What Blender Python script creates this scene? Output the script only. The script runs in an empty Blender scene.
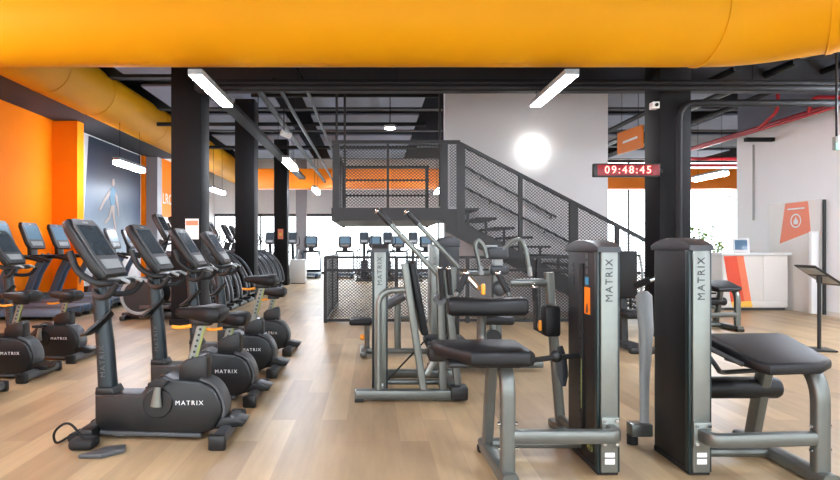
import bpy, bmesh, math, random
from mathutils import Vector, Matrix
V = Vector
random.seed(7)
SC = bpy.context.scene
COL = SC.collection
F = 560.0                                    # focal length in pixels, eye height 1.3 m
def at(px, py, d):                           # photo pixel + distance -> point in the room
    return V(((px - 372) * d / F, d, 1.3 + (247 - py) * d / F))

# ------------------------------------------------------------------ materials
def lin(c):
    c = c / 255.0
    return c / 12.92 if c <= 0.04045 else ((c + 0.055) / 1.055) ** 2.4
def rgb(r, g, b): return (lin(r), lin(g), lin(b), 1.0)
MATS = {}
def mat(name, col, rough=0.5, metal=0.0, var=0.06, scale=25.0, bump=0.0, emit=None, estr=0.0, coat=0.0, spec=0.5):
    m = bpy.data.materials.new(name); m.use_nodes = True
    nt = m.node_tree; b = nt.nodes['Principled BSDF']
    b.inputs['Roughness'].default_value = rough
    b.inputs['Metallic'].default_value = metal
    b.inputs['Coat Weight'].default_value = coat
    b.inputs['Specular IOR Level'].default_value = spec
    c = rgb(*col)
    tc = nt.nodes.new('ShaderNodeTexCoord'); nz = nt.nodes.new('ShaderNodeTexNoise')
    nz.inputs['Scale'].default_value = scale; nz.inputs['Detail'].default_value = 3
    nt.links.new(tc.outputs['Object'], nz.inputs['Vector'])
    mx = nt.nodes.new('ShaderNodeMix'); mx.data_type = 'RGBA'
    mx.inputs[6].default_value = tuple(x * (1 - var) for x in c[:3]) + (1,)
    mx.inputs[7].default_value = tuple(min(1, x * (1 + var)) for x in c[:3]) + (1,)
    nt.links.new(nz.outputs['Fac'], mx.inputs[0]); nt.links.new(mx.outputs[2], b.inputs['Base Color'])
    if bump:
        bp = nt.nodes.new('ShaderNodeBump'); bp.inputs['Strength'].default_value = bump
        bp.inputs['Distance'].default_value = 0.002
        nt.links.new(nz.outputs['Fac'], bp.inputs['Height']); nt.links.new(bp.outputs[0], b.inputs['Normal'])
    if emit:
        b.inputs['Emission Color'].default_value = rgb(*emit); b.inputs['Emission Strength'].default_value = estr
    MATS[name] = m
    return m
BLACK = mat('black_plastic', (15, 16, 18), 0.42, bump=.15, scale=300)
SHELL = mat('bike_shell', (15, 17, 19), 0.38, bump=.1, scale=250)
COLUMN = mat('blue_grey_paint', (36, 46, 51), 0.35, metal=.3)
VINYL = mat('black_vinyl', (16, 16, 18), 0.5, bump=.25, scale=180, spec=.35)
RUBBER = mat('rubber', (15, 15, 16), 0.7)
SHROUD = mat('tower_shroud', (18, 18, 20), 0.45)
CAPM = mat('tower_cap', (46, 49, 54), 0.4)
SILVER = mat('iced_silver', (122, 126, 121), 0.36, metal=.6)
FRAME = mat('frame_silver', (104, 107, 103), 0.34, metal=.62)
TEAL = mat('dark_teal_edge', (18, 36, 38), 0.35)
CHROME = mat('chrome', (205, 207, 208), 0.14, metal=1.0)
LGREY = mat('light_grey_plastic', (150, 154, 154), 0.4)
RAILM = mat('rail_grey', (84, 88, 92), 0.3, metal=.45)
MGREY = mat('mid_grey_plastic', (70, 72, 74), 0.38)
SCREEN = mat('dark_screen', (62, 70, 76), 0.12, var=.5, scale=6)
LITSCR = mat('lit_screen', (60, 80, 95), 0.2, var=.3, scale=8, emit=(130, 165, 190), estr=.4)
BLUESCR = mat('tablet_screen', (80, 105, 125), 0.15, var=.3, scale=8, emit=(100, 130, 160), estr=.3)
YELSTR = mat('scale_strip', (128, 134, 72), 0.45)
ORKNOB = mat('orange_plastic', (235, 150, 30), 0.4)
WHITE = mat('white_print', (235, 236, 236), 0.5, var=.01)
DKPRINT = mat('dark_print', (40, 44, 46), 0.5, var=.01)
BLUEGR = mat('treadmill_blue_grey', (84, 106, 128), 0.35, metal=.3)
BELT = mat('running_belt', (44, 50, 58), 0.55)
DKSTEEL = mat('dark_steel', (36, 35, 35), 0.5, metal=.2)
MESHM = mat('mesh_steel', (46, 45, 44), 0.5, metal=.2)
CEILM = mat('ceiling_black', (46, 47, 52), 0.8, scale=3, var=.2)
SLAB = mat('ceiling_slab_grey', (105, 110, 124), 0.8, scale=2, var=.15)
PIPEB = mat('black_pipe', (20, 20, 22), 0.6, spec=.25)
PIPEG = mat('grey_pipe', (34, 37, 40), 0.4, metal=.3)
PIPER = mat('red_pipe', (176, 30, 40), 0.35)
COLM = mat('column_black', (12, 12, 14), 0.65, scale=4, var=.15, spec=.25)
YELLOW = mat('duct_yellow', (216, 150, 0), 0.6, scale=1.5, var=.05, spec=.2)
ORANGE = mat('wall_orange', (250, 128, 0), 0.7, scale=3, var=.04, spec=.15)
ORBAND = mat('band_orange', (245, 130, 8), 0.5, scale=3, var=.04)
WALLW = mat('wall_white', (243, 244, 246), 0.65, scale=3, var=.015)
WALLG = mat('wall_grey', (206, 205, 205), 0.5, scale=3, var=.02)
PILG = mat('pillar_grey', (150, 150, 154), 0.6, scale=3, var=.03)
DESK = mat('desk_white', (226, 222, 216), 0.4, var=.01)
CORAL = mat('coral_print', (226, 84, 56), 0.5)
CORAL2 = mat('coral_light', (238, 128, 92), 0.5)
AMBER = mat('amber_print', (240, 190, 80), 0.5)
LEAF = mat('leaf', (128, 176, 58), 0.45, var=.35, scale=12)
STEMM = mat('stem', (92, 96, 48), 0.6)
POT = mat('pot', (210, 208, 204), 0.5)
SOIL = mat('soil', (60, 44, 34), 0.9)
REDLED = mat('led_red', (255, 110, 100), 0.4, emit=(255, 105, 95), estr=5.0)
CLOCKF = mat('clock_face', (110, 14, 22), 0.35, emit=(150, 16, 26), estr=.12)
GREENL = mat('green_light', (120, 220, 190), 0.4, emit=(130, 230, 200), estr=1.2)
LAMP = mat('lamp_diffuser', (255, 255, 255), 0.5, emit=(232, 241, 255), estr=95.0)
GLARE = mat('round_glare', (255, 255, 255), 0.5, emit=(255, 253, 250), estr=40.0)
DOWN = mat('downlight', (255, 255, 255), 0.5, emit=(255, 253, 250), estr=12.0)
ALU = mat('window_frame_dark', (58, 58, 60), 0.45, metal=.3)
MURALB = mat('mural_blue', (66, 84, 104), 0.35, scale=.9, var=.45)
def mural_mat():
    m = bpy.data.materials.new('mural_print'); m.use_nodes = True; nt = m.node_tree; N = nt.nodes.new; L = nt.links.new
    b = nt.nodes['Principled BSDF']; b.inputs['Roughness'].default_value = .35
    tc = N('ShaderNodeTexCoord'); sp = N('ShaderNodeSeparateXYZ'); L(tc.outputs['Object'], sp.inputs[0])
    nz = N('ShaderNodeTexNoise'); nz.inputs['Scale'].default_value = .9; L(tc.outputs['Object'], nz.inputs['Vector'])
    ad = N('ShaderNodeMath'); ad.operation = 'MULTIPLY_ADD'; ad.inputs[1].default_value = .9; L(nz.outputs['Fac'], ad.inputs[0]); L(sp.outputs['Z'], ad.inputs[2])
    mr = N('ShaderNodeMapRange'); mr.inputs[1].default_value = -1.0; mr.inputs[2].default_value = 1.7; L(ad.outputs[0], mr.inputs[0])
    rp = N('ShaderNodeValToRGB'); e = rp.color_ramp.elements
    e[0].color = rgb(150, 168, 184); e[1].color = rgb(34, 46, 64); e.new(.5).color = rgb(70, 90, 114)
    L(mr.outputs[0], rp.inputs[0]); L(rp.outputs[0], b.inputs['Base Color']); return m
MURALB = mural_mat()
SKIN = mat('print_skin', (182, 160, 150), 0.4)
TEALP = mat('print_teal', (50, 130, 170), 0.4)
PAPER = mat('paper', (236, 232, 226), 0.6)

def floor_mat():
    m = bpy.data.materials.new('oak_vinyl_planks'); m.use_nodes = True
    nt = m.node_tree; b = nt.nodes['Principled BSDF']; N = nt.nodes.new; L = nt.links.new
    tc = N('ShaderNodeTexCoord'); mp = N('ShaderNodeMapping'); mp.inputs['Rotation'].default_value = (0, 0, math.pi / 2)
    L(tc.outputs['Object'], mp.inputs['Vector'])
    br = N('ShaderNodeTexBrick'); br.offset = .37; br.offset_frequency = 2
    br.inputs['Scale'].default_value = 1; br.inputs['Brick Width'].default_value = 1.25; br.inputs['Row Height'].default_value = .19
    br.inputs['Mortar Size'].default_value = .0025; br.inputs['Mortar Smooth'].default_value = .3; br.inputs['Bias'].default_value = 0
    br.inputs['Color1'].default_value = rgb(188, 163, 125); br.inputs['Color2'].default_value = rgb(158, 134, 102)
    br.inputs['Mortar'].default_value = rgb(166, 139, 112)
    L(mp.outputs[0], br.inputs['Vector'])
    mp2 = N('ShaderNodeMapping'); mp2.inputs['Scale'].default_value = (9, .9, 1); L(tc.outputs['Object'], mp2.inputs['Vector'])
    nz = N('ShaderNodeTexNoise'); nz.inputs['Scale'].default_value = 1.6; nz.inputs['Detail'].default_value = 6; nz.inputs['Roughness'].default_value = .65
    L(mp2.outputs[0], nz.inputs['Vector'])
    rp = N('ShaderNodeValToRGB'); rp.color_ramp.elements[0].position = .3; rp.color_ramp.elements[0].color = (.83, .82, .81, 1)
    rp.color_ramp.elements[1].position = .7; rp.color_ramp.elements[1].color = (1.08, 1.06, 1.03, 1)
    L(nz.outputs['Fac'], rp.inputs[0])
    mx = N('ShaderNodeMix'); mx.data_type = 'RGBA'; mx.blend_type = 'MULTIPLY'; mx.inputs[0].default_value = 1
    L(br.outputs['Color'], mx.inputs[6]); L(rp.outputs[0], mx.inputs[7])
    nz2 = N('ShaderNodeTexNoise'); nz2.inputs['Scale'].default_value = 1.3; nz2.inputs['Detail'].default_value = 2
    L(tc.outputs['Object'], nz2.inputs['Vector'])
    rp2 = N('ShaderNodeValToRGB'); rp2.color_ramp.elements[0].color = (.80, .80, .82, 1); rp2.color_ramp.elements[1].color = (1.12, 1.1, 1.06, 1)
    L(nz2.outputs['Fac'], rp2.inputs[0])
    mx2 = N('ShaderNodeMix'); mx2.data_type = 'RGBA'; mx2.blend_type = 'MULTIPLY'; mx2.inputs[0].default_value = 1
    L(mx.outputs[2], mx2.inputs[6]); L(rp2.outputs[0], mx2.inputs[7])
    L(mx2.outputs[2], b.inputs['Base Color'])
    b.inputs['Roughness'].default_value = .36
    bp = N('ShaderNodeBump'); bp.inputs['Strength'].default_value = .08; L(nz.outputs['Fac'], bp.inputs['Height']); L(bp.outputs[0], b.inputs['Normal'])
    return m
FLOORM = floor_mat()
def glass_mat():
    m = bpy.data.materials.new('window_glass'); m.use_nodes = True
    nt = m.node_tree; nt.nodes.clear(); N = nt.nodes.new
    o = N('ShaderNodeOutputMaterial'); mix = N('ShaderNodeMixShader'); t = N('ShaderNodeBsdfTransparent'); g = N('ShaderNodeBsdfGlossy')
    lw = N('ShaderNodeLayerWeight'); lw.inputs[0].default_value = .15; g.inputs['Roughness'].default_value = .02
    t.inputs[0].default_value = (.96, .98, .98, 1)
    nt.links.new(lw.outputs['Fresnel'], mix.inputs[0]); nt.links.new(t.outputs[0], mix.inputs[1]); nt.links.new(g.outputs[0], mix.inputs[2])
    nt.links.new(mix.outputs[0], o.inputs[0])
    return m
GLASS = glass_mat()

# ------------------------------------------------------------------ mesh helpers
def fillet(pts, r, n=6):
    pts = [V(p) for p in pts]; out = [pts[0]]
    for i in range(1, len(pts) - 1):
        a, p, b = pts[i - 1], pts[i], pts[i + 1]
        da, db = (a - p), (b - p); la, lb = da.length, db.length
        rr = min(r, la * .49, lb * .49); da.normalize(); db.normalize()
        s, e = p + da * rr, p + db * rr
        for k in range(n + 1):
            t = k / n; out.append(s * (1 - t) ** 2 + p * 2 * t * (1 - t) + e * t * t)
    out.append(pts[-1]); return out
class MB:
    def __init__(self, o=(0, 0, 0)): self.bm = bmesh.new(); self.o = V(o)
    def box(self, c, s, bev=0.0, rot=None, seg=2):
        r = bmesh.ops.create_cube(self.bm, size=1.0); vs = r['verts']
        for v in vs: v.co = V((v.co.x * s[0], v.co.y * s[1], v.co.z * s[2]))
        if bev > 0:
            es = list({e for v in vs for e in v.link_edges})
            g = bmesh.ops.bevel(self.bm, geom=es, offset=bev, segments=seg, profile=.5, affect='EDGES')
            vs = list({v for f in g['faces'] for v in f.verts} | {v for v in vs if v.is_valid})
        for v in vs:
            q = v.co.copy()
            if rot is not None: q = rot @ q
            v.co = q + V(c) - self.o
        return self
    def b2(self, a, b, bev=0.0):                      # box from two corners
        a, b = V(a), V(b); return self.box((a + b) / 2, [abs(x) for x in (b - a)], bev)
    def prism(self, poly, axis, lo, hi, bev=0.0, seg=2):    # polygon extruded along an axis ('x','y','z')
        def mk(p, t):
            if axis == 'y': return V((p[0], t, p[1]))
            if axis == 'x': return V((t, p[0], p[1]))
            return V((p[0], p[1], t))
        A = [self.bm.verts.new(mk(p, lo) - self.o) for p in poly]; B = [self.bm.verts.new(mk(p, hi) - self.o) for p in poly]
        n = len(poly); fs = [self.bm.faces.new(A), self.bm.faces.new(B[::-1])]
        for i in range(n): fs.append(self.bm.faces.new((A[i], B[i], B[(i + 1) % n], A[(i + 1) % n])))
        bmesh.ops.recalc_face_normals(self.bm, faces=fs)
        if bev > 0:
            es = list(fs[0].edges) + list(fs[1].edges)
            bmesh.ops.bevel(self.bm, geom=es, offset=bev, segments=seg, profile=.5, affect='EDGES')
        return self
    def rings(self, rings, cap=True, closed=False):
        R = [[self.bm.verts.new(V(p) - self.o) for p in ring] for ring in rings]; n = len(R[0]); fs = []
        m = len(R)
        for i in range(m if closed else m - 1):
            a, b = R[i], R[(i + 1) % m]
            for k in range(n): fs.append(self.bm.faces.new((a[k], a[(k + 1) % n], b[(k + 1) % n], b[k])))
        if cap and not closed: fs.append(self.bm.faces.new(R[0][::-1])); fs.append(self.bm.faces.new(R[-1]))
        bmesh.ops.recalc_face_normals(self.bm, faces=fs)
        return self
    def sweep(self, pts, a, b=None, n=12, up=None, p=2.0, closed=False, radii=None):
        pts = [V(q) for q in pts]; b = a if b is None else b; rings = []; prev = None; m = len(pts)
        for i, q in enumerate(pts):
            if closed: t = pts[(i + 1) % m] - pts[i - 1]
            else: t = (pts[min(i + 1, m - 1)] - pts[max(i - 1, 0)])
            t.normalize()
            if up is not None: s = V(up)
            elif prev is not None: s = prev
            else: s = V((0, 0, 1)) if abs(t.z) < .9 else V((0, 1, 0))
            s = (s - t * s.dot(t)); s.normalize(); prev = s; w = t.cross(s)
            k = radii[i] if radii else 1.0
            ring = []
            for j in range(n):
                th = 2 * math.pi * (j + .5) / n; c, d = math.cos(th), math.sin(th)
                e = 2.0 / p
                ring.append(q + s * (a * k * math.copysign(abs(c) ** e, c)) + w * (b * k * math.copysign(abs(d) ** e, d)))
            rings.append(ring)
        return self.rings(rings, True, closed)
    def cyl(self, p0, p1, r, r1=None, n=16, bev=0.0):
        p0, p1 = V(p0), V(p1); r1 = r if r1 is None else r1
        if bev > 0:
            d = (p1 - p0).normalized()
            pts = [p0, p0 + d * bev, p1 - d * bev, p1]; rr = [(r - bev) / r, 1, r1 / r, (r1 - bev) / r]
            return self.sweep(pts, r, n=n, radii=rr)
        return self.sweep([p0, p1], r, n=n, radii=[1, r1 / r])
    def ball(self, c, r, s=(1, 1, 1), n=12):
        rr = bmesh.ops.create_uvsphere(self.bm, u_segments=n, v_segments=max(6, n // 2), radius=r)
        for v in rr['verts']: v.co = V((v.co.x * s[0], v.co.y * s[1], v.co.z * s[2])) + V(c) - self.o
        return self
    def quad(self, *ps):
        self.bm.faces.new([self.bm.verts.new(V(p) - self.o) for p in ps]); return self
    def build(self, name, m, parent=None, smooth=35, loc=None):
        me = bpy.data.meshes.new(name); self.bm.to_mesh(me); self.bm.free()
        if smooth:
            for p in me.polygons: p.use_smooth = True
            me.set_sharp_from_angle(angle=math.radians(smooth))
        me.materials.append(m)
        ob = bpy.data.objects.new(name, me); COL.objects.link(ob)
        if parent is not None: ob.parent = parent
        if loc is not None: ob.location = loc
        return ob
def tag(o, label, cat, group=None):
    o['label'] = label; o['category'] = cat
    if group: o['group'] = group
    return o
def thing(name, label, cat, loc=(0, 0, 0), rz=0.0, group=None):
    o = bpy.data.objects.new(name, None); o.empty_display_size = .1; COL.objects.link(o)
    o.location = loc; o.rotation_euler = (0, 0, rz); return tag(o, label, cat, group)
def struct(name, mb, m, parent=None, smooth=35):
    o = mb.build(name, m, parent, smooth)
    if parent is None: o['kind'] = 'structure'
    return o
def kids(o): return [c for c in COL.objects if c.parent == o]
def set_seat(root, top):                       # slide the saddle on its post
    dz = top - .943
    for c in kids(root):
        if c.name.split('.')[0] in ('saddle', 'seat_post', 'seat_clamp', 'seat_lever'):
            c.location = c.location + V((dz * .27, 0, dz))
    return root
def dup(root, loc, label, rz=None):
    r = root.copy(); COL.objects.link(r); r.location = loc; r['label'] = label
    if rz is not None: r.rotation_euler = (0, 0, rz)
    for ch in kids(root):
        c = ch.copy(); COL.objects.link(c); c.parent = r
        for g in kids(ch):
            d = g.copy(); COL.objects.link(d); d.parent = c
    return r
def lettering(txt, size, pos, right, up, m, parent, o=(0, 0, 0), name='lettering', ext=.0015, align='CENTER', space=1.0):
    cu = bpy.data.curves.new('t', 'FONT'); cu.body = txt; cu.size = size; cu.extrude = ext
    cu.align_x = align; cu.align_y = 'CENTER'; cu.space_character = space; cu.resolution_u = 3
    tmp = bpy.data.objects.new('t', cu); COL.objects.link(tmp)
    dg = bpy.context.evaluated_depsgraph_get(); dg.update()
    me = bpy.data.meshes.new_from_object(tmp.evaluated_get(dg)); bpy.data.objects.remove(tmp); bpy.data.curves.remove(cu)
    r = V(right).normalized(); u = V(up).normalized(); n = r.cross(u)
    M = Matrix(((r.x, u.x, n.x, pos[0] - o[0]), (r.y, u.y, n.y, pos[1] - o[1]), (r.z, u.z, n.z, pos[2] - o[2]), (0, 0, 0, 1)))
    me.transform(M); me.materials.clear(); me.materials.append(m)
    ob = bpy.data.objects.new(name, me); COL.objects.link(ob); ob.parent = parent
    return ob
def lattice(mb, O, U, Vv, lu, lv, pu=.062, pv=.052, bar=.25, keep=None):
    """diamond expanded-metal sheet: O + u*U + v*Vv, connected cells, real holes"""
    O, U, Vv = V(O), V(U), V(Vv)
    nu = max(1, round(lu / pu)); nv = max(1, round(lv / pv)); pu, pv = lu / nu, lv / nv
    cache = {}
    def node(i, j):                                  # half steps
        k = (i, j)
        if k not in cache: cache[k] = mb.bm.verts.new(O + U * (i * pu / 2) + Vv * (j * pv / 2) - mb.o)
        return cache[k]
    for j in range(1, 2 * nv):
        for i in range(1, 2 * nu):
            if (i + j) % 2 or (keep and not keep(i * pu / 2, j * pv / 2)): continue
            cor = [node(i - 1, j), node(i, j - 1), node(i + 1, j), node(i, j + 1)]
            c = O + U * (i * pu / 2) + Vv * (j * pv / 2) - mb.o
            inn = [mb.bm.verts.new(v.co + (c - v.co) * bar) for v in cor]
            for k in range(4): mb.bm.faces.new((cor[k], cor[(k + 1) % 4], inn[(k + 1) % 4], inn[k]))
    return mb
def solid(o, t=.004):
    md = o.modifiers.new('thickness', 'SOLIDIFY'); md.thickness = t; md.offset = 0; return o

# ------------------------------------------------------------------ camera, world
cam = bpy.data.cameras.new('camera'); co = bpy.data.objects.new('camera', cam); COL.objects.link(co)
co.location = (0, 0, 1.3); co.rotation_euler = (math.pi / 2, 0, 0)
cam.sensor_width = 36; cam.lens = 36 * F / 840; cam.shift_x = 48 / 840; cam.shift_y = 7 / 840
cam.clip_start = .05; SC.camera = co
w = bpy.data.worlds.new('overcast_sky'); SC.world = w; w.use_nodes = True
bg = w.node_tree.nodes['Background']; bg.inputs[0].default_value = (.92, .965, 1.0, 1); bg.inputs[1].default_value = 4.2
SC.view_settings.view_transform = 'Standard'; SC.view_settings.look = 'None'; SC.view_settings.gamma = 1
SC.view_settings.exposure = 0.5

# ------------------------------------------------------------------ the setting
XL, XR, YB, YF, ZC = -7.6, 8.6, 27.0, -4.0, 5.6
XFR = 18.0
struct('floor', MB().prism([(XL - .2, YF), (XR + .2, YF), (XR + .2, 13.2), (XFR, 13.2), (XFR, YB + .2), (XL - .2, YB + .2)], 'z', -.1, 0), FLOORM)
struct('ceiling', MB().b2((XL - .2, YF - .2, ZC), (XFR + .2, YB + .2, ZC + .15)), CEILM)
struct('wall_left_orange', MB().b2((XL - .2, YF, 0), (XL, 14.6, ZC)), ORANGE)
struct('wall_left', MB().b2((XL - .2, 14.6, 0), (XL, YB, ZC)), WALLW)
struct('wall_right', MB().b2((XR, YF, 0), (XR + .2, 13.2, 3.95)), WALLW)
struct('wall_right_upper', MB().b2((XR + .02, YF, 3.95), (XR + .2, 13.2, ZC)), SLAB)
struct('wall_return', MB().b2((XR + .2, 13.2, 0), (XFR, 13.4, ZC)), WALLW)
struct('wall_far_right', MB().b2((XFR, 13.2, 0), (XFR + .2, YB, ZC)), WALLW)
struct('baseboard_right', MB().b2((XR - .015, YF, 0), (XR, 13.2, .09)), DESK)
struct('wall_stair', MB().b2((1.47, 11.3, 0), (4.76, 11.5, ZC)), WALLG)
# back wall: storefront glazing below a plain band, taller on the right
struct('wall_back', MB().b2((XL, YB, 2.9), (9.6, YB + .2, ZC)), WALLW)
struct('wall_back_right', MB().b2((9.6, YB, 5.5), (XFR, YB + .2, ZC)), WALLW)
struct('wall_front', MB().b2((XL, YF - .2, 2.6), (XR, YF, ZC)), WALLW)
def glazing(idx, x0, x1, y, z1, step):
    f = MB(); n = max(1, round((x1 - x0) / step))
    for i in range(n + 1):
        x = x0 + (x1 - x0) * i / n; f.b2((x - .035, y - .03, 0), (x + .035, y + .07, z1))
    f.b2((x0, y - .03, z1 - .12), (x1, y + .07, z1)).b2((x0, y - .03, 0), (x1, y + .07, .12))
    o = struct('window_%d' % idx, f, ALU)
    MB().b2((x0, y + .015, .1), (x1, y + .025, z1 - .1)).build('glass', GLASS, o)
    return o
glazing(1, XL, -3.2, YB + .05, 2.9, 2.2)
glazing(2, -3.2, 3.2, YB + .05, 2.9, 3.2)
glazing(3, 3.2, 9.6, YB + .05, 2.9, 3.2)
glazing(4, 9.6, XFR, YB + .05, 5.5, 2.8)
glazing(5, XL, XR, YF - .1, 2.6, 2.7)
# columns
def column(n, x0, x1, y0, y1, m=COLM):
    struct('trim_column_%d' % n, MB().b2((x0, y0, 0), (x1, y1, ZC), .012).b2((x0 - .02, y0 - .02, 0), (x1 + .02, y1 + .02, .1)), m)
column(1, -3.34, -2.84, 9.3, 9.78)
column(2, -3.38, -2.90, 13.8, 14.28)
column(3, -3.33, -2.88, 19.0, 19.45)
column(4, 4.11, 4.56, 8.0, 8.45)
column(5, -3.35, -2.9, 24.6, 25.0, PILG)
struct('trim_pillar_orange', MB().b2((XL, 13.3, 0), (-7.0, 13.6, 4.3)), ORANGE)
struct('trim_pillar_grey', MB().b2((XL, 18.6, 0), (-7.13, 19.0, 4.3)), PILG)
struct('trim_pillar_strip', MB().b2((XL, 18.42, 0), (-7.5, 18.6, 4.3)), ORANGE)
struct('trim_soffit', MB().b2((XL, 9.2, 4.32), (-6.53, 19.2, 4.40)), CEILM)
# ceiling joists and slab panels
for i, y in enumerate((9.4, 12.2, 15.0, 17.8, 20.6, 23.4)):
    struct('trim_joist_%d' % (i + 1), MB().b2((XL, y, 5.0), (XFR, y + .22, ZC)), CEILM)
struct('trim_beam_1', MB().b2((-2.84, 8.95, 3.82), (XR, 9.2, 4.3)), CEILM)
k = 0
for i, y in enumerate((9.62, 12.42, 15.22, 18.02, 20.82)):
    for x0, x1 in ((-5.25, -2.4), (-1.7, 1.3), (4.9, 8.4), (9.7, 13.5)):
        k += 1; struct('trim_ceiling_panel_%d' % k, MB().b2((x0, y + .3, 4.95), (x1, y + 2.2, 5.0)), SLAB)

# ------------------------------------------------------------------ ducts, pipes, overhead services
t = thing('air_duct', 'huge round yellow air duct crossing the whole top of the picture', 'air duct', (-9 + 1.4, 7, 4.18))
o = t.location
path = fillet([(-7.55, 7, 4.18), (4.62, 7, 4.18), (5.8, 6.2, 4.18), (8.0, 4.45, 4.18)], .42, 10)
MB(o).sweep(path, .605, n=40).build('duct_tube', YELLOW, t)
for x in (-5.2, 4.12):
    MB(o).sweep([(x - .012, 7, 4.18), (x + .02, 7, 4.18)], .618, n=40).build('seam_band', YELLOW, t)
MB(o).sweep([(5.30, 6.54, 4.18), (5.36, 6.50, 4.18)], .618, n=40).build('seam_band', YELLOW, t)
t = thing('air_duct', 'long round yellow air duct running back along the orange left wall', 'air duct', (-6.2, 8.0, 4.74)); o = t.location
MB(o).sweep([(-6.2, 7.75, 4.74), (-6.2, 10.9, 4.74), (-6.2, 20.9, 4.74), (-6.2, 26.9, 4.74)], .52, n=36).build('duct_tube', YELLOW, t)
for y in (10.6, 12.4, 15.6, 18.8, 22.0):
    MB(o).sweep([(-6.2, y - .02, 4.74), (-6.2, y + .02, 4.74)], .528, n=36).build('seam_band', YELLOW, t)
b = MB().b2((-4.6, 21.0, 3.5), (XFR, 21.6, 4.25), .05).build('bulkhead', ORBAND)
tag(b, 'orange painted bulkhead beam across the far end of the gym below the ceiling', 'beam')

def pipe(pts, r, m, label, name='ceiling_pipe', cat='pipe', fl=.25, group=None, n=12):
    ob = MB().sweep(fillet(pts, fl, 6) if len(pts) > 2 else pts, r, n=n).build(name, m); return tag(ob, label, cat, group)
pipe([(-2.35, 7.75, 3.5), (8.55, 7.75, 3.5)], .045, PIPEB, 'thick black pipe running straight across just above the two bright tube lamps')
pipe([(-2.35, 7.95, 3.63), (8.55, 7.95, 3.63)], .035, PIPEB, 'thin black conduit just above the thick black crossing pipe', 'conduit')
pipe([(4.3, 7.86, .06), (4.3, 7.86, 3.32), (8.55, 7.86, 3.32)], .05, PIPEB, 'black downpipe on the right hand column bending over to the right wall')
def tray(label, a, b, wdt, hgt, axis):
    t = thing('cable_tray', label, 'cable tray', a); o = t.location; a, b = V(a), V(b)
    s = V((0, wdt / 2, 0)) if axis == 'x' else V((wdt / 2, 0, 0))
    for q in (-1, 1): MB(o).b2(a + s * q - V((0, 0, 0)), b + s * q + (V((0, .012, hgt)) if axis == 'x' else V((.012, 0, hgt)))).build('side_rail', PIPEB, t)
    MB(o).b2(a - s + V((0, 0, -.008)), b + s + V((0, 0, .004))).build('tray_floor', PIPEB, t)
    n = int((b - a).length / 2.4)
    for i in range(1, n):
        q = a + (b - a) * (i / n); MB(o).cyl(q + V((0, 0, .0)), (q.x, q.y, ZC), .008, n=6).build('hanger_rod', PIPEB, t)
    return t
tray('black cable tray crossing the hall behind the yellow duct, under the dark ceiling', (-2.35, 8.6, 3.74), (8.58, 8.6, 3.74), .3, .09, 'x')
tray('black cable tray receding over the bikes left of the aisle', (-2.55, 9.9, 3.78), (-2.55, 20.5, 3.78), .22, .08, 'y')
for x, z, r, m_, l in ((-1.75, 3.72, .05, PIPEB, 'thick black ceiling pipe receding just right of the nearest tube lamp'),
                       (-1.45, 3.78, .035, PIPEB, 'thin black conduit receding beside the thick black ceiling pipe, left of the stair landing'),
                       (-1.1, 3.95, .03, PIPEB, 'thin black conduit receding over the aisle toward the white spotlight'),
                       (5.4, 3.95, .05, PIPEB, 'black pipe receding above the hanging orange sign'),
                       (6.3, 4.05, .06, PIPEG, 'grey pipe receding above the reception desk'),
                       (7.2, 4.1, .05, PIPEB, 'black pipe receding left of the red sprinkler pipes')):
    pipe([(x, 8.3, z), (x, 20.8, z)], r, m_, l)
for q, (y, z, l) in enumerate(((11.6, 4.45, 'nearest of the three thin black pipes crossing above the stair landing'), (14.6, 4.5, 'middle of the three thin black pipes crossing above the stair landing'), (17.4, 4.4, 'farthest of the three thin black pipes crossing above the stair landing'))):
    pipe([(-5.6 if y > 14 else -2.5, y, z), (1.4, y, z)], .05, PIPEB, l)
# red sprinkler pipes
pipe([(8.2, 8.9, 3.82), (8.2, 16, 3.82), (14, 16, 3.82)], .05, PIPER, 'thick red sprinkler main running along the top of the white right wall', 'sprinkler_pipe')
pipe([(8.0, 8.9, 3.72), (8.0, 13.6, 3.72)], .03, PIPER, 'thin pale red sprinkler pipe running just below the thick red main', 'sprinkler_pipe')
pipe([(7.9, 10.9, ZC), (7.9, 10.9, 3.95), (7.95, 11.5, 3.74)], .035, PIPER, 'red sprinkler drop bending down from the ceiling above the reception desk', 'sprinkler_pipe', fl=.15)
pipe([(8.6, 10.1, 4.0), (7.95, 10.1, 4.0), (7.95, 10.2, 3.74)], .035, PIPER, 'short red sprinkler elbow above the right wall near the hanging rod', 'sprinkler_pipe', fl=.1)
pipe([(7.0, 17.5, 3.85), (XFR, 17.5, 3.85)], .05, PIPER, 'far red sprinkler pipe crossing above the orange beam right of the column', 'sprinkler_pipe')
b = MB().b2((8.0, 11.95, 3.56), (8.6, 12.05, 3.64)).build('wall_bracket', PIPEB); tag(b, 'short black bracket sticking out high on the white right wall', 'bracket')
pipe([(8.583, 12.6, 3.6), (8.583, 12.6, 1.9)], .02, LGREY, 'thin pale vertical conduit on the white right wall', 'conduit')

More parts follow.
